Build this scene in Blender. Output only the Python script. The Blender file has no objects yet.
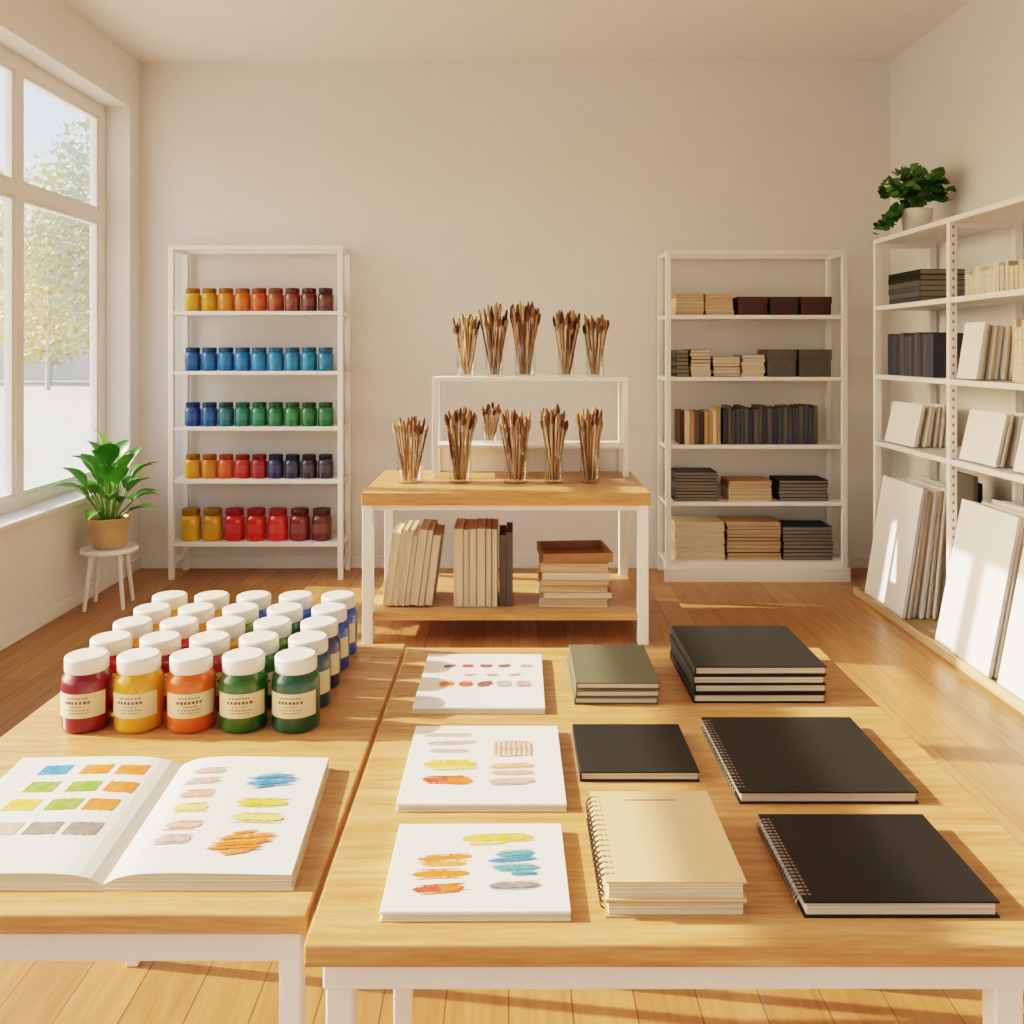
import bpy, math, random
from mathutils import Vector, Matrix
random.seed(11)
R = random.uniform
F = 900.0; HZ = 350.0; EYE = 1.55
def G(px, py, z):
    D = (EYE - z) * F / (py - HZ)
    return ((px - 512) * D / F, D)
def lin(c):
    r = []
    for v in c:
        v = v / 255.0
        r.append(v / 12.92 if v <= 0.04045 else ((v + 0.055) / 1.055) ** 2.4)
    return r + [1.0]

# ---------------------------------------------------------------- materials
def base_mat(name):
    m = bpy.data.materials.new(name); m.use_nodes = True
    return m, m.node_tree.nodes, m.node_tree.links, m.node_tree.nodes['Principled BSDF']
MC = {}
def mat(name, col, rough=.5, var=.08, scale=20, bump=0., metal=0., coat=0., stretch=(1, 1, 1), spec=.5):
    if name in MC: return MC[name]
    m, n, l, p = base_mat(name)
    c = lin(col)
    tc = n.new('ShaderNodeTexCoord'); mp = n.new('ShaderNodeMapping'); mp.inputs['Scale'].default_value = stretch
    nz = n.new('ShaderNodeTexNoise'); nz.inputs['Scale'].default_value = scale; nz.inputs['Detail'].default_value = 4
    l.new(tc.outputs['Object'], mp.inputs['Vector']); l.new(mp.outputs[0], nz.inputs['Vector'])
    cr = n.new('ShaderNodeValToRGB')
    cr.color_ramp.elements[0].position = .3; cr.color_ramp.elements[1].position = .7
    cr.color_ramp.elements[0].color = [x * (1 - var) for x in c[:3]] + [1]
    cr.color_ramp.elements[1].color = [min(1, x * (1 + var)) for x in c[:3]] + [1]
    l.new(nz.outputs['Fac'], cr.inputs[0]); l.new(cr.outputs[0], p.inputs['Base Color'])
    p.inputs['Roughness'].default_value = rough; p.inputs['Metallic'].default_value = metal
    p.inputs['Coat Weight'].default_value = coat; p.inputs['Coat Roughness'].default_value = .08
    p.inputs['Specular IOR Level'].default_value = spec
    if bump:
        b = n.new('ShaderNodeBump'); b.inputs['Strength'].default_value = bump; b.inputs['Distance'].default_value = .002
        l.new(nz.outputs['Fac'], b.inputs['Height']); l.new(b.outputs[0], p.inputs['Normal'])
    MC[name] = m
    return m

def wood(name, c1, c2, rough=.36, axis='X', sc=1.0):
    m, n, l, p = base_mat(name)
    tc = n.new('ShaderNodeTexCoord'); mp = n.new('ShaderNodeMapping')
    mp.inputs['Scale'].default_value = (1.2 * sc, 16 * sc, 16 * sc) if axis == 'X' else (16 * sc, 1.2 * sc, 16 * sc)
    l.new(tc.outputs['Object'], mp.inputs['Vector'])
    nz = n.new('ShaderNodeTexNoise'); nz.inputs['Scale'].default_value = 3; nz.inputs['Detail'].default_value = 8; nz.inputs['Distortion'].default_value = .6
    n2 = n.new('ShaderNodeTexNoise'); n2.inputs['Scale'].default_value = 14; n2.inputs['Detail'].default_value = 5
    l.new(mp.outputs[0], nz.inputs['Vector']); l.new(mp.outputs[0], n2.inputs['Vector'])
    mx = n.new('ShaderNodeMath'); mx.operation = 'MULTIPLY_ADD'; mx.inputs[1].default_value = .4
    l.new(n2.outputs['Fac'], mx.inputs[0])
    m2 = n.new('ShaderNodeMath'); m2.operation = 'MULTIPLY'; m2.inputs[1].default_value = .6
    l.new(nz.outputs['Fac'], m2.inputs[0]); l.new(m2.outputs[0], mx.inputs[2])
    cr = n.new('ShaderNodeValToRGB'); cr.color_ramp.elements[0].position = .36; cr.color_ramp.elements[1].position = .62
    cr.color_ramp.elements[0].color = lin(c1); cr.color_ramp.elements[1].color = lin(c2)
    l.new(mx.outputs[0], cr.inputs[0]); l.new(cr.outputs[0], p.inputs['Base Color'])
    p.inputs['Roughness'].default_value = rough
    b = n.new('ShaderNodeBump'); b.inputs['Strength'].default_value = .15; b.inputs['Distance'].default_value = .001
    l.new(mx.outputs[0], b.inputs['Height']); l.new(b.outputs[0], p.inputs['Normal'])
    return m

def floor_mat():
    m, n, l, p = base_mat('oak_planks')
    tc = n.new('ShaderNodeTexCoord'); mp = n.new('ShaderNodeMapping'); mp.inputs['Rotation'].default_value = (0, 0, math.radians(90))
    l.new(tc.outputs['Object'], mp.inputs['Vector'])
    br = n.new('ShaderNodeTexBrick'); br.inputs['Scale'].default_value = 1.0
    br.inputs['Brick Width'].default_value = 1.7; br.inputs['Row Height'].default_value = .15
    br.inputs['Mortar Size'].default_value = .0018; br.inputs['Mortar Smooth'].default_value = .1; br.offset = .37
    br.inputs['Color1'].default_value = lin((198, 150, 102)); br.inputs['Color2'].default_value = lin((178, 130, 84)); br.inputs['Mortar'].default_value = lin((130, 88, 52))
    l.new(mp.outputs[0], br.inputs['Vector'])
    mp2 = n.new('ShaderNodeMapping'); mp2.inputs['Scale'].default_value = (14, 1.1, 14)
    l.new(tc.outputs['Object'], mp2.inputs['Vector'])
    nz = n.new('ShaderNodeTexNoise'); nz.inputs['Scale'].default_value = 3; nz.inputs['Detail'].default_value = 8; nz.inputs['Distortion'].default_value = .8
    l.new(mp2.outputs[0], nz.inputs['Vector'])
    cr = n.new('ShaderNodeValToRGB'); cr.color_ramp.elements[0].position = .3; cr.color_ramp.elements[1].position = .7
    cr.color_ramp.elements[0].color = (.68, .63, .57, 1); cr.color_ramp.elements[1].color = (1, 1, 1, 1)
    l.new(nz.outputs['Fac'], cr.inputs[0])
    mx = n.new('ShaderNodeMixRGB'); mx.blend_type = 'MULTIPLY'; mx.inputs[0].default_value = .85
    l.new(br.outputs['Color'], mx.inputs[1]); l.new(cr.outputs[0], mx.inputs[2]); l.new(mx.outputs[0], p.inputs['Base Color'])
    p.inputs['Roughness'].default_value = .34
    b = n.new('ShaderNodeBump'); b.inputs['Strength'].default_value = .25; b.inputs['Distance'].default_value = .002; b.invert = True
    l.new(br.outputs['Fac'], b.inputs['Height']); l.new(b.outputs[0], p.inputs['Normal'])
    return m

def glass_mat(name, tint=(.97, .98, .98), base=.04, edge=.5):
    m = bpy.data.materials.new(name); m.use_nodes = True
    n = m.node_tree.nodes; l = m.node_tree.links; n.remove(n['Principled BSDF'])
    tr = n.new('ShaderNodeBsdfTransparent'); tr.inputs[0].default_value = (*tint, 1)
    g = n.new('ShaderNodeBsdfGlossy'); g.inputs['Roughness'].default_value = .03
    lw = n.new('ShaderNodeLayerWeight'); lw.inputs['Blend'].default_value = .5
    pw = n.new('ShaderNodeMath'); pw.operation = 'POWER'; pw.inputs[1].default_value = 4
    l.new(lw.outputs['Facing'], pw.inputs[0])
    ma = n.new('ShaderNodeMath'); ma.operation = 'MULTIPLY_ADD'; ma.inputs[1].default_value = edge; ma.inputs[2].default_value = base
    l.new(pw.outputs[0], ma.inputs[0])
    mx = n.new('ShaderNodeMixShader')
    l.new(ma.outputs[0], mx.inputs[0]); l.new(tr.outputs[0], mx.inputs[1]); l.new(g.outputs[0], mx.inputs[2])
    l.new(mx.outputs[0], n['Material Output'].inputs['Surface'])
    return m

def paper_edge(name, c1, c2, sc=(2, 2, 700)):
    m, n, l, p = base_mat(name)
    tc = n.new('ShaderNodeTexCoord'); mp = n.new('ShaderNodeMapping'); mp.inputs['Scale'].default_value = sc
    nz = n.new('ShaderNodeTexNoise'); nz.inputs['Scale'].default_value = 1
    l.new(tc.outputs['Object'], mp.inputs['Vector']); l.new(mp.outputs[0], nz.inputs['Vector'])
    cr = n.new('ShaderNodeValToRGB'); cr.color_ramp.elements[0].position = .35; cr.color_ramp.elements[1].position = .65
    cr.color_ramp.elements[0].color = lin(c1); cr.color_ramp.elements[1].color = lin(c2)
    l.new(nz.outputs['Fac'], cr.inputs[0]); l.new(cr.outputs[0], p.inputs['Base Color']); p.inputs['Roughness'].default_value = .8
    return m

WALL = mat('wall_plaster', (234, 231, 226), .9, .012, 6, .05)
CEIL = mat('ceiling_plaster', (243, 241, 237), .9, .01, 6)
FLOOR = floor_mat()
TRIM = mat('white_trim_paint', (240, 238, 234), .45, .01, 8)
METAL = mat('white_powder_coat', (242, 240, 236), .4, .01, 10)
OAK = wood('pale_oak', (180, 130, 84), (212, 167, 120))
PLY = mat('plywood_tray', (200, 172, 136), .6, .06, 12)
GLASS = glass_mat('window_glass', (.98, .98, .98), .02, .3)
JGLASS = glass_mat('jar_glass', (.92, .93, .91), .1, .8)
PAGE = paper_edge('paper_edge', (190, 176, 152), (232, 222, 202))
PAGEV = paper_edge('paper_edge_upright', (196, 180, 154), (232, 220, 198), (500, 2, 2))
PAGED = paper_edge('paper_edge_tan', (166, 142, 112), (218, 198, 168))
PAPER = mat('sketch_paper', (238, 235, 228), .85, .012, 30)
BLACK = mat('charcoal_cloth', (38, 41, 38), .62, .25, 700, .5, spec=.4)
BLACK2 = mat('black_cloth', (29, 31, 30), .62, .25, 700, .5, spec=.4)
OLIVE = mat('olive_cloth', (102, 101, 84), .75, .12, 600, .25, spec=.35)
BEIGE = mat('kraft_beige', (222, 190, 150), .7, .03, 40)
TAN = mat('tan_board', (186, 150, 110), .7, .05, 40)
BROWN = mat('dark_brown_board', (76, 56, 45), .6, .08, 30)
GREY = mat('grey_board', (96, 94, 90), .7, .08, 30)
LGREY = mat('light_grey_board', (170, 165, 155), .7, .06, 30)
SLATE = mat('slate_blue_cloth', (72, 80, 92), .7, .12, 100)
NAVYB = mat('dark_blue_cloth', (56, 64, 80), .7, .12, 100)
CREAM = mat('cream_board', (226, 210, 184), .75, .03, 30)
CANV = mat('white_canvas', (244, 242, 237), .8, .012, 300, .1)
CANVE = mat('stretcher_wood', (214, 194, 162), .7, .08, 20)
WIRE = mat('black_wire', (60, 56, 52), .35, .02, 20, 0, .8)
SWIRE = mat('silver_wire', (190, 188, 184), .25, .02, 20, 0, .9)
LABEL = mat('label_paper', (230, 214, 178), .7, .03, 40)
INK = mat('label_ink', (120, 100, 80), .7, .02, 40)
LID = mat('white_lid', (240, 235, 225), .35, .01, 20)
TERRA = mat('red_print', (190, 100, 66), .7, .02, 20)
HOLE = mat('slot_dark', (150, 120, 90), .8, .02, 20)

# ---------------------------------------------------------------- builder
class B:
    def __init__(s): s.v = []; s.f = []; s.m = []; s.s = []; s.mats = []
    def mi(s, m):
        if m not in s.mats: s.mats.append(m)
        return s.mats.index(m)
    def add(s, vs, fs, m, smooth=False, X=None):
        o = len(s.v)
        for v in vs:
            v = Vector(v)
            s.v.append(X @ v if X else v)
        k = s.mi(m)
        for f in fs:
            s.f.append([i + o for i in f]); s.m.append(k); s.s.append(smooth)
    def box(s, x0, x1, y0, y1, z0, z1, m, X=None):
        vs = [(x0, y0, z0), (x1, y0, z0), (x1, y1, z0), (x0, y1, z0), (x0, y0, z1), (x1, y0, z1), (x1, y1, z1), (x0, y1, z1)]
        s.add(vs, [(0, 3, 2, 1), (4, 5, 6, 7), (0, 1, 5, 4), (1, 2, 6, 5), (2, 3, 7, 6), (3, 0, 4, 7)], m, False, X)
    def lathe(s, prof, c, m, n=28, ridge=0, caps=(True, True), X=None, a0=0, a1=None):
        full = a1 is None
        if full: a1 = math.tau
        vs = []; fs = []
        cols = n if full else n + 1
        for j, (r, z) in enumerate(prof):
            for i in range(cols):
                a = a0 + (a1 - a0) * i / n
                rr = r * (1 - (ridge if i % 2 else 0))
                vs.append((c[0] + rr * math.cos(a), c[1] + rr * math.sin(a), c[2] + z))
        for j in range(len(prof) - 1):
            for i in range(n):
                k = (i + 1) % cols
                fs.append((j * cols + i, j * cols + k, (j + 1) * cols + k, (j + 1) * cols + i))
        s.add(vs, fs, m, True, X)
        if full:
            o = []
            if caps[0]: o.append((0, list(range(n))[::-1]))
            if caps[1]: o.append((len(prof) - 1, list(range(n))))
            for j, order in o:
                vv = [vs[j * cols + i] for i in order]
                s.add(vv, [tuple(range(n))], m, False, X)
    def tube(s, p0, p1, r0, r1, m, n=6, caps=True):
        p0 = Vector(p0); p1 = Vector(p1); d = (p1 - p0)
        q = d.to_track_quat('Z', 'Y').to_matrix()
        vs = []
        for p, r in ((p0, r0), (p1, r1)):
            for i in range(n):
                a = math.tau * i / n
                vs.append(p + q @ Vector((r * math.cos(a), r * math.sin(a), 0)))
        fs = [(i, (i + 1) % n, n + (i + 1) % n, n + i) for i in range(n)]
        s.add(vs, fs, m, True)
        if caps:
            s.add(vs[:n], [tuple(range(n))[::-1]], m); s.add(vs[n:], [tuple(range(n))], m)
    def done(s, name, bevel=0, parent=None, seg=2, keep=None):
        me = bpy.data.meshes.new(name)
        if keep is not None: c = keep
        else:
            xs = [v.x for v in s.v]; ys = [v.y for v in s.v]; zs = [v.z for v in s.v]
            c = Vector(((min(xs) + max(xs)) / 2, (min(ys) + max(ys)) / 2, min(zs)))
        me.from_pydata([v - c for v in s.v], [], s.f)
        for m in s.mats: me.materials.append(m)
        me.polygons.foreach_set('material_index', s.m); me.polygons.foreach_set('use_smooth', s.s)
        me.update()
        o = bpy.data.objects.new(name, me); bpy.context.collection.objects.link(o)
        o.location = c
        if parent:
            o.parent = parent; o.location = c - parent.location
        if bevel:
            b = o.modifiers.new('bevel', 'BEVEL'); b.width = bevel; b.segments = seg; b.limit_method = 'ANGLE'; b.angle_limit = math.radians(40)
        return o

def T(x, y, z, rz=0, rx=0, ry=0):
    return Matrix.Translation((x, y, z)) @ Matrix.Rotation(rz, 4, 'Z') @ Matrix.Rotation(ry, 4, 'Y') @ Matrix.Rotation(rx, 4, 'X')

# ---------------------------------------------------------------- room
XL, XR, YB, YF, ZC = -2.645, 2.69, 6.4, -2.6, 3.6
b = B(); b.box(XL - .26, XR + .2, YF - .2, YB + .2, -.1, 0, FLOOR); b.done('floor')
b = B(); b.box(XL - .26, XR + .2, YF - .2, YB + .2, ZC, ZC + .1, CEIL); b.done('ceiling')
b = B(); b.box(XL - .26, XR + .2, YB, YB + .2, 0, ZC, WALL); b.done('wall_back')
b = B(); b.box(XR, XR + .2, YF, YB, 0, ZC, WALL); b.done('wall_right')
WY0, WY1, WZ0, WZ1 = -1.25, 6.23, .62, 3.23
b = B()
b.box(XL - .26, XL, YF, YB, 0, WZ0, WALL); b.box(XL - .26, XL, YF, YB, WZ1, ZC, WALL)
b.box(XL - .26, XL, WY1, YB, WZ0, WZ1, WALL); b.box(XL - .26, XL, YF, WY0, WZ0, WZ1, WALL)
b.done('wall_left')
b = B()
b.box(XL - .26, XR + .2, YF - .2, YF, 0, .3, WALL); b.box(XL - .26, XR + .2, YF - .2, YF, 3.1, ZC, WALL)  # unseen end wall; its large opening is added to admit soft fill
b.box(XL - .26, -2.1, YF - .2, YF, .3, 3.1, WALL); b.box(2.1, XR + .2, YF - .2, YF, .3, 3.1, WALL)
b.done('wall_front')
# window 1 (left wall)
b = B()
xa, xb = XL - .24, XL - .17
ml = [6.19, 5.15, 4.1, 2.86, 1.36, -.1, -1.21]
for y in ml: b.box(xa, xb, y - .038, y + .038, WZ0 + .09, WZ1 - .08, TRIM)
b.box(xa, xb, WY0 + .002, WY1 - .002, WZ0 + .001, WZ0 + .09, TRIM); b.box(xa, xb, WY0 + .002, WY1 - .002, WZ1 - .08, WZ1 - .001, TRIM)
for i in range(len(ml) - 1):
    y1, y0 = ml[i] - .038, ml[i + 1] + .038
    b.box(xa + .002, xb - .002, y0, y1, 2.43, 2.5, TRIM)
    for z0, z1 in ((WZ0 + .09, 2.43), (2.5, WZ1 - .08)):
        for q in ((y0, y0 + .025, z0, z1), (y1 - .025, y1, z0, z1), (y0 + .025, y1 - .025, z0, z0 + .025), (y0 + .025, y1 - .025, z1 - .025, z1)):
            b.box(xa + .015, xb - .012, *q, TRIM)
win = b.done('window_1')
b = B(); b.box(xa + .03, xa + .036, WY0 + .01, WY1 - .01, WZ0 + .05, WZ1 - .05, GLASS); b.done('glass', parent=win)
b = B()
b.box(XL - .17, XL + .03, WY0, WY1, WZ0 - .005, WZ0 + .025, TRIM); b.done('trim_sill', .006)
b = B()  # unseen window behind the camera, added to let in soft fill light
for x in (-2.06, -.7, .7, 2.06): b.box(x - .04, x + .04, YF - .14, YF - .07, .3, 3.1, TRIM)
for z in (.34, 3.06, 2.4): b.box(-2.1, 2.1, YF - .139, YF - .071, z - .04, z + .04, TRIM)
fill_win = b.done('added_fill_window')
b = B(); b.box(-2.1, 2.1, YF - .11, YF - .104, .34, 3.06, GLASS); b.done('glass', parent=fill_win)
b = B(); b.box(XL, XL + .014, YF, YB, 0, .09, TRIM); b.done('baseboard_left', .003)
b = B(); b.box(XL + .014, XR - .014, YB - .014, YB, 0, .09, TRIM); b.done('baseboard_back', .003)
b = B(); b.box(XR - .014, XR, YF, YB, 0, .09, TRIM); b.done('baseboard_right', .003)

# ---------------------------------------------------------------- outside
PAVE = mat('pavement', (212, 209, 202), .9, .04, 1)  # pavement, facades and trees are paled to imitate overexposed daylight
b = B(); b.box(-80, XL - .3, -60, 90, -.3, -.15, PAVE); b.done('street_pavement')
FAC = mat('facade', (220, 222, 224), .9, .03, 1); FW = mat('facade_window', (188, 198, 210), .5, .06, 2)
def bldg(x0, x1, y0, y1, h, fc):
    b = B(); b.box(x0, x1, y0, y1, -.15, h, fc); b.box(x0 - .2, x1 + .2, y0 - .2, y1, h, h + .4, fc)
    z = 1
    while z < h - 2:
        x = x0 + .8
        while x < x1 - 1.5:
            b.box(x, x + 1.3, y0 - .06, y0 + .1, z, z + 1.9, FW); b.box(x - .1, x + 1.4, y0 - .15, y0, z - .15, z, fc); x += 2.4
        y = y0 + .8
        while y < y1 - 1.5:
            b.box(x1 - .1, x1 + .06, y, y + 1.3, z, z + 1.9, FW); y += 2.4
        z += 3
    b.done('street_building')
bldg(-42, -23.5, 52, 62, 7, FAC); bldg(-72, -47, 46, 70, 6, mat('facade2', (224, 220, 212), .9, .03, 1)); bldg(-21.5, -6, 56, 68, 6.5, mat('facade3', (212, 216, 222), .9, .03, 1))
BARK = mat('bark', (196, 188, 176), .9, .06, 8)
def tree(x, y, h, r, leafc, nm):
    b = B(); L = mat(nm, leafc, .8, .06, 3)
    b.tube((x, y, -.149), (x + .1, y, h * .6), .10, .07, BARK, 10)
    for i in range(6):
        a = R(0, 6.28); b.tube((x + .06, y, h * R(.35, .55)), (x + r * .7 * math.cos(a), y + r * .7 * math.sin(a), h * R(.6, .8)), .05, .02, BARK, 6)
    for i in range(3800):
        a = R(0, 6.28); rr = r * R(0, 1) ** .5; e = math.sqrt(max(0, 1 - (rr / r) ** 2))
        c = Vector((x + rr * math.cos(a), y + rr * math.sin(a), h * .55 + R(-1, 1) * e * h * .44))
        u = Vector((R(-1, 1), R(-1, 1), R(-1, 1))).normalized(); w = u.orthogonal().normalized(); s_ = R(.09, .2)
        b.add([c - u * s_, c + w * s_ * .6, c + u * s_, c - w * s_ * .6], [(0, 1, 2, 3)], L)
    b.done('street_tree')
tree(-19.6, 38, 10, 3.2, (224, 216, 184), 'leaf_gold'); tree(-22.6, 44, 7, 2.8, (232, 216, 156), 'leaf_yellow'); tree(-16.6, 37, 12, 2.8, (210, 216, 190), 'leaf_pale')
tree(-29, 46, 6, 3, (208, 214, 184), 'leaf_green')

# ---------------------------------------------------------------- tables
def table(name, x0, x1, y0, y1, zt, th, legs, ls=.036, apron=.035, ins=.03, shelf=None):
    b = B()
    b.box(x0 + ins, x1 - ins, y0 + ins, y0 + ins + .025, zt - th - apron, zt - th, METAL)
    b.box(x0 + ins, x1 - ins, y1 - ins - .025, y1 - ins, zt - th - apron, zt - th, METAL)
    b.box(x0 + ins, x0 + ins + .025, y0 + ins + .025, y1 - ins - .025, zt - th - apron, zt - th, METAL)
    b.box(x1 - ins - .025, x1 - ins, y0 + ins + .025, y1 - ins - .025, zt - th - apron, zt - th, METAL)
    for (x, y) in legs: b.box(x - ls / 2, x + ls / 2, y - ls / 2, y + ls / 2, 0, zt - th - .0005, METAL)
    o = b.done(name, .003)
    t = B(); t.box(x0, x1, y0, y1, zt - th, zt, OAK); t.done('table_top', .003, o)
    if shelf:
        t = B(); t.box(x0 + .02, x1 - .02, y0 + .02, y1 - .02, shelf - .035, shelf, OAK); t.done('lower_shelf', .003, o)
    return o
ZT = .8
table('display_table', -.263, .775, 1.134, 2.27, ZT, .029, [(-.222, 1.175), (.64, 1.175), (-.222, 1.84), (.64, 2.23)], apron=.042, ins=.02)
table('display_table', -.992, -.272, 1.195, 2.3, ZT, .027, [(-.300, 1.229), (-.955, 1.229), (-.300, 2.275), (-.955, 2.275)], .03, apron=.048, ins=.018)
table('display_table', -.792, .729, 4.72, 5.62, ZT, .065, [(-.76, 4.755), (.69, 4.755), (-.76, 5.58), (.69, 5.58)], .055, .03, .02, .16)

# ---------------------------------------------------------------- books
def book(b, X, lx, ly, t, cover, page, ct=.0025, spine='L', over=.003):
    b.box(0, lx, 0, ly, 0, ct, cover, X); b.box(0, lx, 0, ly, t - ct, t, cover, X)
    x0, x1 = (ct, lx - over) if spine == 'L' else (over, lx - over)
    b.box(x0, x1, over, ly - over, ct, t - ct, page, X)
    if spine == 'L': b.box(0, ct, 0, ly, ct, t - ct, cover, X)
def stack(name, x0, x1, y0, y1, z0, items, jit=.006, bev=.0008, ct=.003, spine='L'):
    b = B(); z = z0
    for (t, cov, pg) in items:
        dx, dy = R(-jit, jit), R(-jit, jit); a = R(-1, 1) * jit * 1.5
        cx, cy = (x0 + x1) / 2, (y0 + y1) / 2; lx, ly = x1 - x0, y1 - y0
        X = T(cx + dx, cy + dy, z, a) @ Matrix.Translation((-lx / 2, -ly / 2, 0))
        book(b, X, lx, ly, t, cov, pg, min(ct, t * .25), spine); z += t
    return b.done(name, bev, seg=1)
def rings(b, x, y0, y1, zc, r, n, m):
    for i in range(n):
        y = y0 + (y1 - y0) * (i + .5) / n
        k = 10
        for dy in (-.0012, .0012):
            pts = [Vector((x + r * math.cos(math.tau * j / k), y + dy, max(ZT + .001, zc + r * 1.1 * math.sin(math.tau * j / k)))) for j in range(k)]
            for j in range(k): b.tube(pts[j], pts[(j + 1) % k], .0007, .0007, m, 4, False)

stack('sketchbook_stack', .134, .312, 1.90, 2.145, ZT, [(.0157, OLIVE, PAGE)] * 3, .003)
stack('notebook_stack', .384, .665, 1.912, 2.195, ZT, [(.0195, BLACK, PAGE), (.0193, BLACK, PAGE), (.0193, BLACK, PAGE), (.0193, BLACK, PAGE)], .006)
b = B(); book(b, T(.118, 1.5625, ZT), .208, .2, .018, BLACK, PAGE, .003); b.done('closed_notebook', .001)
def wire_book(x0, x1, y0, y1, items, wm, n):
    b = B(); z = ZT
    for t, c, p in items:
        book(b, T(x0, y0, z), x1 - x0, y1 - y0, t, c, p, .0025, 'N', .004)
        rings(b, x0 + .004, y0 + .012, y1 - .012, z + t / 2, max(.007, t * .47), n, wm)
        for i in range(n):
            y = y0 + .012 + (y1 - y0 - .024) * (i + .5) / n
            b.box(x0 + .010, x0 + .0135, y - .002, y + .002, z + t - .0001, z + t + .0002, HOLE)
        z += t
    return b
bb = wire_book(.124, .31, 1.188, 1.432, [(.022, TAN, PAGE), (.026, BEIGE, PAGE)], WIRE, 16)
x = .175
for k in range(16):
    w = R(.0025, .005); bb.box(x, x + w, 1.402, 1.4055, ZT + .048, ZT + .0483, TERRA); x += w + .0012
bb.done('wire_bound_sketchbook')
wire_book(.376, .672, 1.487, 1.79, [(.02, BLACK, PAGE)], SWIRE, 24).done('wire_bound_notebook')
wire_book(.386, .644, 1.188, 1.412, [(.022, BLACK2, PAGE)], SWIRE, 24).done('wire_bound_notebook')

# ---------------------------------------------------------------- paint strokes
def wc(name, col):
    nm = 'watercolour_' + name
    if nm in MC: return MC[nm]
    m, n, l, p = base_mat(nm)
    tc = n.new('ShaderNodeTexCoord'); nz = n.new('ShaderNodeTexNoise'); nz.inputs['Scale'].default_value = 60; nz.inputs['Detail'].default_value = 6
    l.new(tc.outputs['Object'], nz.inputs['Vector'])
    cr = n.new('ShaderNodeValToRGB'); cr.color_ramp.elements[0].position = .4; cr.color_ramp.elements[1].position = .8
    cr.color_ramp.elements[0].color = lin(col); cr.color_ramp.elements[1].color = lin([c * .75 + 236 * .25 for c in col])
    l.new(nz.outputs['Fac'], cr.inputs[0]); l.new(cr.outputs[0], p.inputs['Base Color']); p.inputs['Roughness'].default_value = .75
    MC[nm] = m; return m
W = {k: wc(k, c) for k, c in dict(blue=(54, 132, 184), orange=(226, 116, 40), lorange=(228, 142, 70), green=(116, 154, 56), yellow=(222, 184, 68), grey=(134, 126, 120), lgrey=(180, 170, 160),
    pink=(214, 156, 138), mauve=(194, 158, 150), lyellow=(222, 202, 116), red=(210, 78, 46), teal=(80, 148, 156), brown=(140, 84, 70), plum=(150, 74, 74), dgrey=(120, 120, 124), peach=(222, 164, 126)).items()}
def stroke(b, cx, cy, w, h, m, zf, rough=.25, slant=0, sq=False):
    b.dz = getattr(b, 'dz', 0) + .00002
    n = 22; vs = []; fs = []
    for i in range(n + 1):
        u = i / n; e = 1 if sq else min(1, 4 * u + .35, 4 * (1 - u) + .35)
        x = cx - w / 2 + w * u
        c = cy + slant * (u - .5) + R(-1, 1) * h * .04
        a = c + h / 2 * e * (1 - R(0, rough)); d = c - h / 2 * e * (1 - R(0, rough))
        vs += [(x + R(-1, 1) * w * .008, d, zf(x, d) + b.dz), (x, a, zf(x, a) + b.dz)]
    for i in range(n): fs.append((2 * i, 2 * i + 2, 2 * i + 3, 2 * i + 1))
    b.add(vs, fs, m)
def dry(b, cx, cy, w, h, m, zf, slant=0):
    """dry-brush stroke: body plus loose bristle streaks"""
    stroke(b, cx, cy, w * .92, h * .8, m, zf, .45, slant)
    for i in range(5):
        stroke(b, cx + R(-.08, .08) * w, cy + h * (-.45 + .225 * i), w * R(.7, 1), h * .16, m, zf, .6, slant)
def scrib(b, cx, cy, w, h, m, zf, lines=9, slant=.012):
    for i in range(lines):
        y = cy - h / 2 + h * (i + .5) / lines
        e = math.sqrt(max(.15, 1 - ((i + .5) / lines * 2 - 1) ** 2))
        stroke(b, cx + R(-.1, .1) * w, y, w * e * R(.8, 1.05), h / lines * R(.8, 1.35), m, zf, .55, slant)

def pad(x0, x1, y0, y1, paint, rz):
    b = B(); z = ZT
    X = T((x0 + x1) / 2, (y0 + y1) / 2, 0, rz) @ Matrix.Translation((-(x0 + x1) / 2, -(y0 + y1) / 2, 0))
    b.box(x0, x1, y0, y1, z, z + .003, CREAM, X); b.box(x0 + .001, x1 - .001, y0 + .001, y1 - .001, z + .003, z + .0055, PAGE, X)
    b.box(x0 + .002, x1, y0 + .002, y1, z + .0055, z + .009, PAGE, X)
    b.box(x0, x1, y0 + .001, y1, z + .009, z + .0135, PAPER, X)
    o = b.done('open_sketchpad', .0008, seg=1)
    s = B(); zf = lambda x, y: z + .0137
    for p in paint:
        kind, px, py, w, h, c = p
        gx, gy = G(px, py, z + .0135)
        if kind == 's': dry(s, gx, gy, w, h, W[c], zf, R(-.002, .008))
        elif kind == 'q': stroke(s, gx, gy, w, h, W[c], zf, .08)
        else: scrib(s, gx, gy, w, h, W[c], zf)
    s.done('paint_strokes', parent=o)
P1 = []
for i, c in enumerate(['brown', 'red', 'plum', 'brown', 'pink']):
    P1.append(('s', 450 + i * 18 + (4 if i == 4 else 0), 666, .032, .02, c)); P1.append(('s', 447 + i * 19, 684, .036, .032, ['orange', 'red', 'plum', 'lgrey', 'mauve'][i]))
P1 += [('s', 470 + i * 22, 675, .03, .012, 'mauve') for i in range(3)]
pad(-.204, .07, 1.853, 2.18, P1, -.01)
P2 = [('s', 449, 735, .10, .018, 'lgrey'), ('s', 452, 743, .10, .018, 'mauve'), ('s', 450, 751, .08, .016, 'lgrey'), ('s', 450, 764, .10, .03, 'yellow'), ('s', 455, 768, .08, .018, 'lyellow'), ('s', 444, 780, .08, .028, 'red'), ('s', 460, 781, .045, .026, 'orange')]
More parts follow.
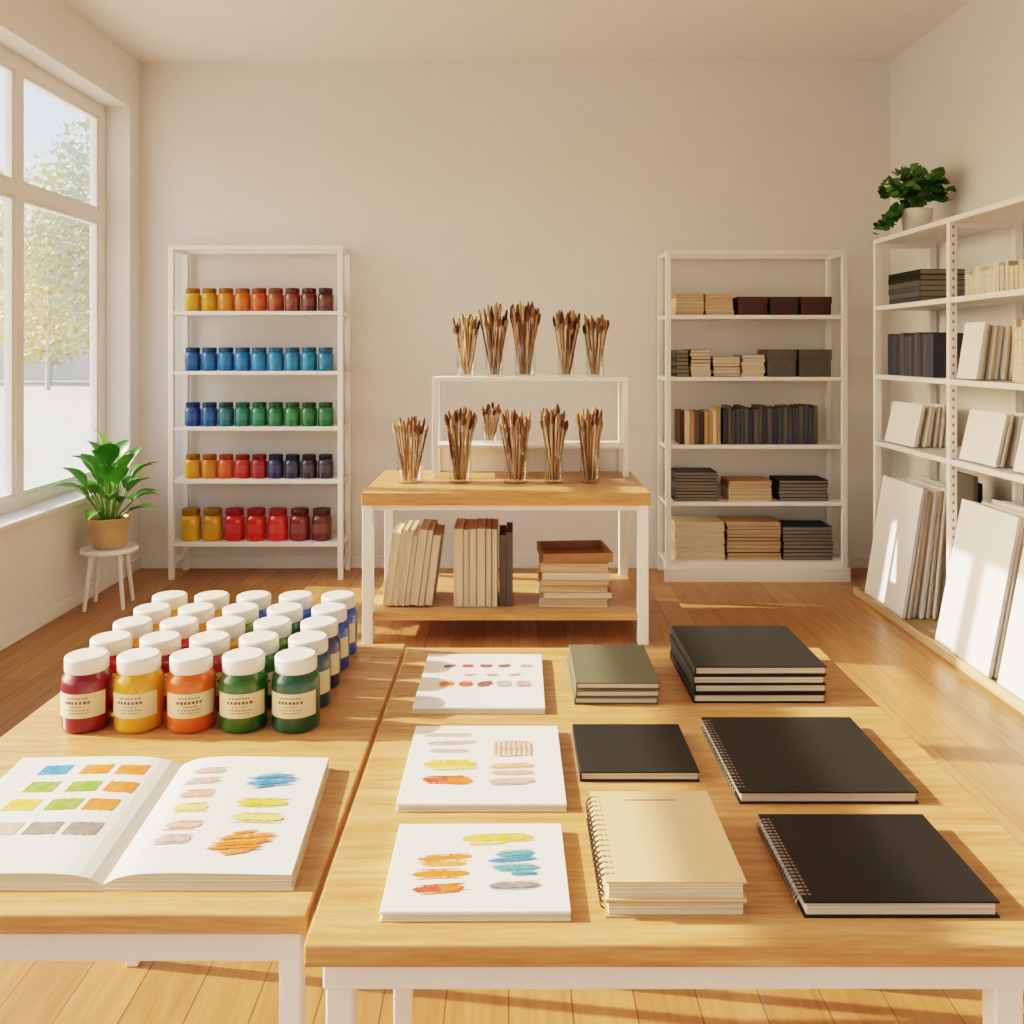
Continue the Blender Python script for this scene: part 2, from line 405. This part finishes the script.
P2 += [('s', 512, 766, .085, .02, 'peach'), ('s', 512, 773, .08, .018, 'pink'), ('s', 512, 782, .085, .024, 'mauve')]
for i in range(8): P2.append(('q', 495 + i * 5, 749 + R(-1, 1), .0045, .06, ['peach', 'pink'][i % 2]))
for i in range(3): P2.append(('s', 513, 742 + i * 7, .065, .005, 'peach'))
pad(-.188, .089, 1.46, 1.764, P2, 0)
P3 = [('s', 445, 858, .085, .02, 'orange'), ('s', 444, 864, .07, .014, 'lorange'), ('s', 441, 874, .085, .024, 'orange'), ('s', 438, 889, .075, .022, 'red'), ('s', 450, 888, .03, .016, 'orange'),
      ('s', 497, 838, .115, .022, 'yellow'), ('s', 488, 843, .06, .014, 'lyellow'), ('s', 515, 854, .06, .018, 'teal'), ('s', 512, 860, .075, .012, 'blue'), ('s', 516, 868, .07, .018, 'teal'), ('s', 524, 874, .04, .01, 'blue'), ('s', 514, 886, .075, .018, 'grey')]
pad(-.174, .077, 1.18, 1.40, P3, .005)

def open_book():
    xs, y0, y1, wL, wR, k = -.5685, 1.251, 1.61, .285, .262, -.06
    def zt(u): return ZT + .007 + .019 * (1 - math.exp(-u * 9)) * (1 - .3 * u)
    def zf(x, y):
        d = x - k * (y - y0) - xs
        return zt(abs(d) / (wR if d > 0 else wL)) + .0004
    b = B()
    for sgn, w in ((-1, wL), (1, wR)):
        n = 16; vs = []; fs = []
        for i in range(n + 1):
            u = i / n; x = xs + sgn * w * u
            zb = ZT + .003
            for (yy, zz) in ((y0, zb), (y0, zt(u)), (y1, zt(u)), (y1, zb)):
                vs.append((x + k * (yy - y0), yy, zz))
        for i in range(n):
            a = 4 * i; c = a + 4
            for q in ((1, 2), (0, 1), (2, 3), (3, 0)):
                f = (a + q[0], c + q[0], c + q[1], a + q[1])
                b.add([vs[t] for t in f], [(0, 1, 2, 3)] if sgn > 0 else [(3, 2, 1, 0)], PAPER if q == (1, 2) else PAGE, q == (1, 2))
        e = 4 * n; b.add([vs[e], vs[e + 1], vs[e + 2], vs[e + 3]], [(0, 1, 2, 3)], PAGE)
    def cv(x0, x1, z0, z1):
        vs = [(x + k * (y - y0), y, z) for z in (z0, z1) for (x, y) in ((x0, y0 - .003), (x1, y0 - .003), (x1, y1 + .003), (x0, y1 + .003))]
        b.add(vs, [(0, 3, 2, 1), (4, 5, 6, 7), (0, 1, 5, 4), (1, 2, 6, 5), (2, 3, 7, 6), (3, 0, 4, 7)], CREAM)
    cv(xs - wL - .003, xs + wR + .003, ZT, ZT + .003)
    o = b.done('open_sketchbook')
    s = B()
    def at(px, py): return G(px, py, ZT + .022)
    for row, (py, xsx, cs) in enumerate([(770, (56, 97, 132), ('blue', 'orange', 'orange')), (787, (42, 84, 121), ('green', 'green', 'orange')), (805, (22, 64, 101), ('yellow', 'green', 'orange')), (829, (3, 43, 83), ('lgrey', 'grey', 'grey'))]):
        for px, c in zip(xsx, cs):
            x, y = at(px, py); stroke(s, x, y, .05, .038, W[c], zf, .12, R(-.003, .003), True)
    for px, py, w, h, c in [(210, 771, .06, .022, 'mauve'), (203, 781, .065, .022, 'mauve'), (197, 794, .06, .026, 'pink'), (190, 808, .06, .028, 'lyellow'), (183, 826, .058, .026, 'pink'), (172, 840, .058, .026, 'mauve'),
                            (262, 803, .088, .028, 'yellow'), (257, 818, .088, .030, 'lyellow')]:
        x, y = at(px, py); dry(s, x, y, w, h, W[c], zf)
    x, y = at(272, 781); scrib(s, x, y, .085, .05, W['blue'], zf)
    x, y = at(240, 843); scrib(s, x, y, .095, .062, W['orange'], zf, 9)
    s.done('paint_swatches', parent=o)
open_book()

# ---------------------------------------------------------------- paint jars
def paint(name, c): return mat('paint_' + name, c, .28, .06, 12, 0, 0, .6)
PC = {k: paint(k, v) for k, v in dict(crimson=(132, 36, 50), yellow=(222, 160, 44), orange=(218, 104, 38), green=(46, 100, 38), dgreen=(30, 86, 58), red=(184, 46, 36), gold=(210, 150, 44),
    lgreen=(92, 132, 50), teal=(28, 76, 94), navy=(34, 54, 96), blue=(32, 80, 158), bblue=(38, 98, 182)).items()}
def jar(b, x, y, z, r, h, pm, lid, label=True, n=28, ridge=.03):
    b.lathe([(r * .88, 0), (r * .97, h * .02), (r, h * .06), (r, h * .66), (r * .96, h * .72), (r * .84, h * .765), (r * .8, h * .80)], (x, y, z), pm, n)
    lr = r * .88
    b.lathe([(lr * .98, h * .79), (lr, h * .80), (lr, h * .97)], (x, y, z), lid, n * 2, ridge, (True, False))
    b.lathe([(lr, h * .97), (lr * .97, h * .99), (lr * .9, h)], (x, y, z), lid, n * 2)
    if label:
        c = -math.pi / 2 + .15 + R(-.15, .15)
        b.lathe([(r * 1.008, h * .22), (r * 1.008, h * .55)], (x, y, z), LABEL, 20, a0=c - 1.15, a1=c + 1.15)
        for zz, hw, th in ((.49, .45, .008), (.43, .55, .018), (.375, .3, .006), (.33, .5, .006), (.29, .4, .006)):
            k = 7
            for i in range(k):
                a = c - hw + 2 * hw * i / k
                b.lathe([(r * 1.014, h * (zz - th)), (r * 1.014, h * (zz + th))], (x, y, z), INK, 2, a0=a, a1=a + 2 * hw / k * R(.5, .8))
cols = [['crimson', 'red', 'yellow', 'gold', 'yellow'], ['yellow', 'crimson', 'red', 'gold', 'yellow'], ['orange', 'red', 'gold', 'lgreen', 'blue'], ['green', 'green', 'lgreen', 'dgreen', 'bblue'], ['dgreen', 'teal', 'navy', 'blue', 'bblue']]
for r_ in range(5):
    for c_ in range(5):
        b = B(); jar(b, -.85 + c_ * .1045, 1.80 + r_ * .109, ZT, .047, .143, PC[cols[c_][r_]], LID)
        b.done('paint_jar')

# ---------------------------------------------------------------- racks
def rack(name, x0, x1, y0, y1, zt, zs, p=.035, plinth=False, th=.026, topboard=False):
    b = B()
    for x in (x0, x1 - p):
        for y in (y0, y1 - p): b.box(x, x + p, y, y + p, 0, zt, METAL)
        for z in [zt - p] + ([.1] if not plinth else []): b.box(x + .004, x + p - .004, y0 + p, y1 - p, z, z + p * .8, METAL)
    for y in (y0, y1 - p): b.box(x0 + p, x1 - p, y + .002, y + p - .002, zt - p * .8, zt, METAL)
    for z in zs:
        b.box(x0 + p, x1 - p, y0 + .004, y1 - .004, z - th, z, METAL)
        for x in (x0 + .004, x1 - p + .004): b.box(x, x + p - .008, y0 + p, y1 - p, z - th, z, METAL)
    if plinth:
        b.box(x0 + p, x1 - p, y0 - .012, y1 - .01, 0, zs[-1] - th, METAL); b.box(x0 - .012, x1 + .012, y0 - .022, y0 - .012, 0, zs[-1] - th - .01, METAL)
    return b.done(name, .002, seg=1)
LZ = [1.813, 1.408, 1.031, .674, .249]
rack('metal_shelving_rack', -2.318, -1.14, 6.065, 6.37, 2.255, LZ)
RZ = [1.785, 1.369, .913, .53, .13]
rack('metal_shelving_rack', 1.03, 2.25, 6.03, 6.37, 2.22, RZ, plinth=True)

rows = [
 [(224, 164, 26), (214, 152, 26), (220, 132, 30), (210, 112, 32), (196, 90, 34), (162, 76, 40), (130, 62, 40), (108, 52, 42), (96, 50, 42)],
 [(18, 92, 162), (20, 106, 174), (22, 116, 182), (22, 122, 192), (28, 132, 194), (36, 140, 198), (22, 134, 184), (18, 134, 180), (18, 126, 176)],
 [(20, 74, 152), (20, 90, 150), (22, 108, 120), (26, 120, 104), (28, 128, 92), (30, 120, 72), (36, 128, 74), (28, 110, 58), (26, 112, 68)],
 [(224, 156, 26), (216, 130, 28), (216, 92, 30), (186, 42, 30), (154, 32, 38), (34, 50, 94), (40, 46, 84), (50, 42, 62), (52, 48, 70)],
 [(222, 172, 24), (212, 156, 24), (202, 38, 32), (206, 38, 32), (212, 54, 44), (134, 52, 54), (108, 54, 50)]]
for i, (z, cs) in enumerate(zip(LZ, rows)):
    b = B(); n = len(cs)
    big = n == 7
    r, h = (.068, .215) if big else (.0535, .16)
    for j, c in enumerate(cs):
        px = (191 + 21.8 * j) if big else (193 + 16.6 * j)
        yy = 6.18; x = (px - 512) * yy / F
        pm = mat('shelf_paint_%d_%d' % (i, j), c, .3, .05, 12, 0, 0, .6)
        lm = mat('shelf_lid_%d_%d' % (i, j), [v * .62 + 10 for v in c], .4, .04, 12)
        jar(b, x, yy, z, r, h, pm, lm, False, 20, .03)
        b.lathe([(r * 1.01, h * .25), (r * 1.01, h * .55)], (x, yy, z), mat('shelf_label_%d_%d' % (i, j), [v * .75 + 45 for v in c], .6, .03, 20), 10, a0=-math.pi / 2 - .9, a1=-math.pi / 2 + .9)
    b.done('paint_jar_row')

def PX(px, D): return (px - 512) * D / F
def st(name, px0, px1, z, h, n, covs, pg=PAGE, D=6.08, dep=.24):
    items = []
    for i in range(n): items.append((h / n, random.choice(covs), pg))
    return stack(name, PX(px0, D), PX(px1, D), D, D + dep, z, items, .005, .0006)
def boxm(name, px0, px1, z, h, m, D=6.08, dep=.24):
    b = B(); x0, x1 = PX(px0, D), PX(px1, D)
    b.box(x0 + .004, x1 - .004, D + .004, D + dep - .004, z, z + h * .7, m); b.box(x0, x1, D, D + dep, z + h * .62, z + h, m)
    return b.done(name, .003)
PGR = paper_edge('paper_edge_grey', (106, 102, 96), (166, 160, 148))
st('book_stack', 676, 704, RZ[0], .145, 5, [TAN, CREAM, BEIGE], PAGED); st('book_stack', 706, 734, RZ[0], .145, 5, [BEIGE, TAN, CREAM], PAGED)
for a, c in ((738, 768), (770, 799), (801, 832)): boxm('storage_box', a, c, RZ[0], .125, BROWN)
st('book_stack', 676, 689, RZ[1], .18, 7, [GREY, SLATE, BLACK], PGR); st('book_stack', 691, 711, RZ[1], .185, 8, [GREY, CREAM, BROWN, LGREY]); st('book_stack', 713, 740, RZ[1], .135, 6, [GREY, LGREY, CREAM]); st('book_stack', 742, 765, RZ[1], .15, 6, [CREAM, LGREY])
boxm('storage_box', 767, 797, RZ[1], .185, GREY); boxm('storage_box', 799, 832, RZ[1], .185, GREY)

def vrow(name, x0, x1, y0, depth, z, hr, tr, covs, pg=PAGE, lean_n=0, lean=.12, axis='x', bev=.0008):
    b = B(); p = x0; i = 0
    while p < x1:
        t = R(*tr); h = R(*hr); cov = covs(i) if callable(covs) else random.choice(covs)
        if p + t > x1 + .01: break
        a = lean if i < lean_n else 0
        X = Matrix.Translation((p + t, y0, z)) @ Matrix.Rotation(a, 4, 'Y') @ Matrix(((0, 0, -1, 0), (0, 1, 0, 0), (1, 0, 0, 0), (0, 0, 0, 1)))
        if a: X = Matrix.Translation((0, 0, t * math.sin(a))) @ X
        dd = depth * R(.93, 1)
        if axis == 'y':
            X = Matrix.Translation((y0, p + t, z)) @ Matrix.Rotation(a, 4, 'X') @ Matrix(((0, 1, 0, 0), (0, 0, -1, 0), (1, 0, 0, 0), (0, 0, 0, 1)))
        b.box(0, h, 0, dd, 0, .0025, cov, X); b.box(0, h, 0, dd, t - .0025, t, cov, X)
        if pg is None: b.box(.0, h - .004, 0, dd - .004, .0025, t - .0025, cov, X)
        else: b.box(.003, h - .003, .003, dd - .003, .0025, t - .0025, pg, X)
        p += (t / math.cos(a) if a else t) + .002; i += 1
        if i == lean_n and lean_n: p += hr[1] * math.sin(lean) + .004
    return b.done(name, bev, seg=1)
D = 6.08
vrow('upright_books', PX(680, D), PX(722, D), D, .2, RZ[2], (.22, .255), (.022, .035), [TAN, GREY, CREAM, BROWN], None)
vrow('upright_books', PX(723, D), PX(820, D), D, .2, RZ[2], (.235, .265), (.022, .036), [SLATE, NAVYB, GREY, SLATE], None)
st('book_stack', 675, 718, RZ[3], .195, 9, [GREY, BLACK, SLATE], PGR); st('book_stack', 729, 772, RZ[3], .135, 5, [TAN, CREAM], PAGED); st('book_stack', 779, 828, RZ[3], .14, 6, [BLACK, SLATE], PGR)
st('book_stack', 675, 725, RZ[4], .255, 9, [CREAM, BEIGE, CREAM]); st('book_stack', 727, 781, RZ[4], .255, 10, [TAN, BEIGE, BROWN], PAGED); st('book_stack', 783, 833, RZ[4], .225, 9, [BLACK, GREY, SLATE], PGR)

# ---------------------------------------------------------------- centre table contents
vrow('upright_sketchbooks', -.70, -.385, 4.86, .32, .16, (.38, .42), (.026, .046), [CREAM, LGREY, CANV, LGREY], PAGEV, 7, .13)
vrow('upright_sketchbooks', -.315, -.075, 4.86, .32, .16, (.415, .43), (.03, .05), [CREAM, LGREY, TAN], PAGEV)
vrow('upright_sketchbooks', -.07, .03, 4.88, .3, .16, (.39, .41), (.032, .04), [GREY], None)
stack('sketchpad_stack', .16, .53, 4.86, 5.2, .16, [(.045, CREAM, PAGED), (.035, TAN, PAGE), (.04, CREAM, PAGED), (.03, TAN, PAGED), (.04, CREAM, PAGE), (.05, TAN, PAGED)], .012)
b = B()
TRAY = mat('tray_wood', (160, 124, 90), .6, .1, 14)
X = T(.345, 5.03, .4002, .08)
b.box(-.19, .19, -.17, .17, 0, .006, TRAY, X)
for q in ((-.19, .19, -.17, -.16), (-.19, .19, .16, .17), (-.19, -.18, -.16, .16), (.18, .19, -.16, .16)): b.box(*q, .006, .05, TRAY, X)
b.done('wooden_tray', .001)
b = B(); x0, x1, y0, y1 = -.47, .685, 5.29, 5.56
b.box(x0, x1, y0, y1, 1.365, 1.39, METAL)
b.box(x0 + .03, x1 - .03, y0 + .0, y1, .97, .99, METAL)
for x in (x0, x1 - .03):
    for y in (y0, y1 - .03): b.box(x, x + .03, y, y + .03, ZT, 1.365, METAL)
b.box(x0 + .03, x1 - .03, y1 - .012, y1, ZT, .97, METAL)
b.done('display_riser', .002)

HW = [mat('brush_wood_%d' % i, c, .45, .1, 30) for i, c in enumerate([(192, 154, 112), (168, 126, 86), (122, 86, 60), (210, 182, 146), (102, 76, 60)])]
FER = mat('brush_ferrule', (178, 164, 142), .4, .05, 40, 0, .4)
BRI = [mat('bristle_%d' % i, c, .9, .2, 200) for i, c in enumerate([(116, 86, 62), (148, 112, 80), (92, 68, 54), (176, 146, 110)])]
def brushjar(x, y, z, r, h, top, n):
    b = B()
    b.lathe([(r * .9, 0), (r, .006), (r, h)], (x, y, z), JGLASS, 24, 0, (True, False))
    b.lathe([(r, h), (r * 1.03, h + .002), (r * 1.0, h + .004), (r * .96, h)], (x, y, z), JGLASS, 24, 0, (False, False))
    for i in range(n):
        a = i * 2.39996 + R(-.2, .2); q_ = math.sqrt((i + .5) / n); L = top * (1 - .12 * q_) * R(.84, 1.02)
        ca, sa = math.cos(a), math.sin(a); tw = a + R(-.6, .6)
        bp = Vector((x + math.cos(tw) * r * .5 * q_, y + math.sin(tw) * r * .5 * q_, z + .014))
        rim = Vector((x + ca * r * .92 * q_, y + sa * r * .92 * q_, z + h))
        d = (rim - bp).normalized(); d = (d + Vector((ca, sa, 0)) * .02).normalized(); L = L / max(.8, d.z)
        p = bp; hr_ = R(.0035, .006); k = R(1.4, 2.5)
        q1 = p + d * (L * .74); q2 = p + d * (L * .83); q3 = p + d * (L * .92); q4 = p + d * L
        m = random.choice(HW); br = random.choice(BRI)
        b.tube(p, p + d * L * .35, hr_ * .5, hr_, m, 6); b.tube(p + d * L * .35, q1, hr_, hr_ * .9, m, 6)
        b.tube(q1, q2, hr_ * 1.05, hr_ * k * .8, FER if i % 3 else m, 7); b.tube(q2, q3, hr_ * k * .85, hr_ * k * 1.15, br, 7, False); b.tube(q3, q4, hr_ * k * 1.15, hr_ * .8, br, 7)
    b.done('paintbrush_jar')
for px, r, h, t, n in ((466, .056, .17, .38, 24), (494, .054, .16, .44, 24), (525, .062, .19, .47, 34), (566, .05, .16, .41, 22), (595, .054, .16, .39, 24)):
    brushjar(PX(px, 5.42), 5.42, 1.39, r, h, t, n)
for px, r, h, t, n in ((410, .072, .17, .38, 22), (460, .064, .20, .43, 28), (516, .07, .20, .42, 26), (554, .052, .19, .435, 24), (590, .056, .20, .43, 26)):
    brushjar(PX(px, 5.1), 5.1, ZT, r, h, t, n)
brushjar(PX(490, 5.42), 5.42, .99, .045, .12, .24, 14)

# ---------------------------------------------------------------- right wall unit
UX0, UX1 = 2.285, 2.67
US = [2.245, 1.825, 1.397, .98]
b = B()
for y in (3.75, 4.70, 5.66):
    for x in (UX0, UX1 - .04):
        b.box(x, x + .04, y, y + .035, .05, 2.245, METAL)
    if y < 5:
        k = .25
        while k < 2.2:
            b.box(UX0 + .015, UX0 + .025, y - .0008, y + .001, k, k + .016, HOLE)
            k += .045
    b.box(UX0 + .04, UX1 - .04, y + .008, y + .027, 2.19, 2.215, METAL)
for z in US:
    for (ya, yb) in ((3.785, 4.70), (4.735, 5.66)): b.box(UX0 + .001, UX1, ya, yb, z - .028, z, METAL)
b.done('wall_shelving_unit', .002, seg=1)
b = B(); b.box(2.17, 2.672, 3.7, 5.72, 0, .02, PLY); b.box(2.17, 2.19, 3.7, 5.72, .02, .045, PLY); b.box(2.19, 2.672, 5.70, 5.72, .02, .045, PLY); b.box(2.19, 2.672, 3.7, 3.72, .02, .045, PLY)
b.done('plywood_base_tray', .002)

def canvases(name, x0, n, t, y0, y1, z, h, lean, dxtot, front=None):
    b = B()
    for i in range(n):
        x = x0 + dxtot * i / max(1, n - 1); hh = h * (R(.93, 1.0) if i else 1) ; s_ = R(0, .05) if i else 0
        a = lean * (1 - .75 * i / n)
        X = Matrix.Translation((x, 0, z + t * math.sin(a) + .0005)) @ Matrix.Rotation(a, 4, 'Y')
        b.box(-t, -t * .55, y0 + s_, y1 - R(0, .02), 0, hh, CANV, X)
        b.box(-t * .55, 0, y0 + s_ + .003, y1 - .02, .003, hh - .003, CANVE if i % 3 else CANV, X)
    return b.done(name, .001, seg=1)
canvases('canvas_stack', 2.225, 9, .022, 5.09, 5.64, .02, .75, .16, .30)
canvases('canvas_stack', 2.225, 9, .022, 4.17, 4.70, .02, .76, .19, .30)
canvases('canvas_stack', 2.235, 7, .022, 3.76, 4.12, .02, .70, .19, .28)
canvases('canvas_panel_stack', 2.335, 7, .018, 5.2, 5.62, .98, .25, .22, .20)
canvases('canvas_panel_stack', 2.335, 9, .018, 4.32, 4.67, .98, .26, .22, .24)
canvases('canvas_panel_stack', 2.325, 8, .022, 4.47, 4.68, 1.397, .29, .16, .25)
canvases('canvas_panel_stack', 2.35, 8, .02, 3.9, 4.2, .98, .25, .2, .22)
b = B(); b.box(2.44, 2.465, 4.76, 5.04, .0202, .88, GREY); b.box(2.47, 2.5, 4.78, 5.04, .0202, .84, BLACK); b.done('portfolio_folder', .002)
b = B(); z = 1.825
for i in range(6):
    dx = R(-.006, .006); X = T(2.32 + dx, 5.12 + dx, z, R(-.015, .015)); book(b, X, .26, .42, .031, random.choice([GREY, BLACK, SLATE]), PGR, .003, 'L'); z += .031
b.done('book_stack', .0006, seg=1)
vrow('upright_books', 4.98, 5.58, 2.33, .2, 1.397, (.235, .255), (.03, .045), [SLATE, GREY, NAVYB], None, axis='y')
vrow('upright_books', 3.82, 4.64, 2.33, .2, 1.825, (.11, .15), (.03, .045), [CREAM, LGREY, CANV], PAGE, axis='y')
vrow('upright_books', 3.80, 4.2, 2.33, .2, 1.397, (.26, .3), (.03, .045), [CREAM, LGREY, CANV], PAGE, axis='y')

# ---------------------------------------------------------------- plants
LEAF = mat('leaf_bright', (82, 146, 50), .4, .25, 8, 0, 0, .2); LEAF2 = mat('leaf_mid', (60, 120, 42), .4, .25, 8, 0, 0, .2); STEM = mat('stem_green', (104, 140, 60), .5, .1, 10)
SOIL = mat('soil', (70, 52, 38), .95, .3, 60, .5)
def leaf(b, p, az, stem_l, bl, wd, el, droop, m):
    d = Vector((math.cos(az), math.sin(az), 0)); s_ = Vector((-d.y, d.x, 0)); up = Vector((0, 0, 1))
    pts = []; cur = Vector(p); n1 = 5; e = el + .25
    for i in range(n1):
        q = cur + (d * math.cos(e) + up * math.sin(e)) * stem_l / n1
        b.tube(cur, q, .0045, .004, STEM, 6, False); cur = q; e -= .05
    n = 10; vs = []; fs = []; e = el
    for i in range(n + 1):
        t = i / n; w = wd * (math.sin(math.pi * min(1, t ** .75 * .98 + .02))) * .5
        c = cur; r = s_ * w; lift = up * w * .35
        vs += [c - r + lift, c - r * .5 + lift * .35, c, c + r * .5 + lift * .35, c + r + lift]
        cur = cur + (d * math.cos(e) + up * math.sin(e)) * bl / n; e -= droop / n
    for i in range(n):
        for j in range(4):
            a = i * 5 + j; fs.append((a, a + 1, a + 6, a + 5))
    b.add(vs, fs, m, True)
sx, sy = -2.44, 5.45
b = B()
b.lathe([(.16, 0), (.165, .006), (.165, .022), (.16, .028)], (sx, sy, .332), METAL, 36)
for i in range(4):
    a = math.pi / 4 + i * math.pi / 2 + .15
    b.tube((sx + .11 * math.cos(a), sy + .11 * math.sin(a), .333), (sx + .155 * math.cos(a), sy + .155 * math.sin(a), 0.002), .015, .011, METAL, 12)
b.done('plant_stool')
POT = mat('pot_gold_ceramic', (204, 174, 130), .35, .14, 10)
b = B()
b.lathe([(.085, 0), (.095, .005), (.115, .10), (.12, .175), (.124, .18), (.11, .18), (.105, .155)], (sx, sy, .36), POT, 36, caps=(True, False))
b.lathe([(.106, 0), (.001, .004)], (sx, sy, .512), SOIL, 24, caps=(False, False))
for i in range(34):
    az = i * 2.4 + R(-.2, .2); k = i / 34
    el = .5 + .95 * k + R(-.1, .1)
    if math.cos(az) < -.3: el = max(el, .85)
    leaf(b, (sx + .03 * math.cos(az), sy + .03 * math.sin(az), .51), az, R(.10, .16) + .24 * k, R(.16, .21), R(.09, .125), el, R(.6, 1.3), random.choice([LEAF, LEAF, LEAF2]))
b.done('potted_leafy_plant')
px_, py_, pz_ = 2.45, 5.45, 2.245
b = B(); WP = mat('white_ceramic', (228, 221, 210), .4, .03, 10)
b.lathe([(.068, 0), (.075, .004), (.092, .15), (.095, .155), (.085, .155), (.08, .13)], (px_, py_, pz_), WP, 32, caps=(True, False))
b.lathe([(.08, 0), (.001, .004)], (px_, py_, pz_ + .13), SOIL, 20, caps=(False, False))
D1 = mat('ivy_leaf', (68, 122, 48), .45, .3, 10, 0, 0, .2); D2 = mat('ivy_leaf_dark', (48, 94, 40), .45, .3, 10, 0, 0, .2)
def ivy(b, c, s_, nrm, m):
    u = nrm.orthogonal().normalized(); u = Matrix.Rotation(R(0, 6.28), 3, nrm) @ u; w = nrm.cross(u)
    vs = [c]; k = 9
    for i in range(k):
        a = math.tau * i / k; rr = s_ * (1 + .18 * math.cos(3 * a))
        vs.append(c + u * rr * math.cos(a) + w * rr * .9 * math.sin(a) - nrm * s_ * .22 * abs(math.sin(a)))
    b.add(vs, [(0, i + 1, (i + 1) % k + 1) for i in range(k)], m, True)
for i in range(64):
    a = i * 2.4; rad = R(.06, .22); hh = R(.03, .25) * (1.25 - rad * 2.2)
    tip = Vector((px_ + rad * math.cos(a) * (1.0 if math.cos(a) < 0 else .85), py_ + rad * math.sin(a) * .95, pz_ + .16 + hh))
    if i % 6 == 0: tip = Vector((px_ - R(.17, .22), py_ + R(-.1, .12), pz_ + R(.03, .08)))
    base = Vector((px_, py_, pz_ + .13)); mid = (base + tip) / 2 + Vector((0, 0, .06))
    b.tube(base, mid, .003, .0025, STEM, 5, False); b.tube(mid, tip, .0025, .002, STEM, 5, False)
    for t in range(7):
        u = t / 6
        p = mid.lerp(tip, u) + Vector((R(-.025, .025), R(-.025, .025), R(-.015, .025)))
        p.x = min(p.x, XR - .05)
        if p.z < pz_ + .165 and p.y < py_ and p.x > px_ - .12: continue
        ivy(b, p, R(.02, .033), Vector((R(-.6, .4), R(-.9, .1), R(.2, 1))).normalized(), random.choice([D1, D1, D2]))
b.done('potted_trailing_plant')

# ---------------------------------------------------------------- light
w = bpy.data.worlds.new('sky'); bpy.context.scene.world = w; w.use_nodes = True
n = w.node_tree.nodes; l = w.node_tree.links
sky = n.new('ShaderNodeTexSky'); sky.sky_type = 'NISHITA'; sky.sun_disc = False; sky.sun_elevation = math.radians(27); sky.sun_rotation = math.radians(270); sky.dust_density = 3; sky.air_density = 1
mxw = n.new('ShaderNodeMixRGB'); mxw.blend_type = 'MULTIPLY'; mxw.inputs[0].default_value = 1; mxw.inputs[2].default_value = (1.03, 1.0, .96, 1)
l.new(sky.outputs[0], mxw.inputs[1]); l.new(mxw.outputs[0], n['Background'].inputs['Color']); n['Background'].inputs['Strength'].default_value = .54
sl = bpy.data.lights.new('sun', 'SUN'); sl.energy = 12; sl.angle = math.radians(.6); sl.color = (1.0, .86, .70)
so = bpy.data.objects.new('sun', sl); bpy.context.collection.objects.link(so)
so.rotation_euler = Vector((.85, -.12, -.43)).to_track_quat('-Z', 'Y').to_euler(); so.location = (-8, 2, 6)
vs_ = bpy.context.scene.view_settings
try:
    vs_.view_transform = 'Filmic'; vs_.look = 'High Contrast'
except Exception as e:
    print('look', e)
vs_.exposure = -.48

cd = bpy.data.cameras.new('camera'); co = bpy.data.objects.new('camera', cd); bpy.context.collection.objects.link(co)
co.location = (0, 0, EYE); co.rotation_euler = (math.radians(90), 0, 0)
cd.sensor_width = 36; cd.lens = 36 * F / 1024; cd.shift_y = -(512 - HZ) / 1024; cd.clip_start = .05
bpy.context.scene.camera = co
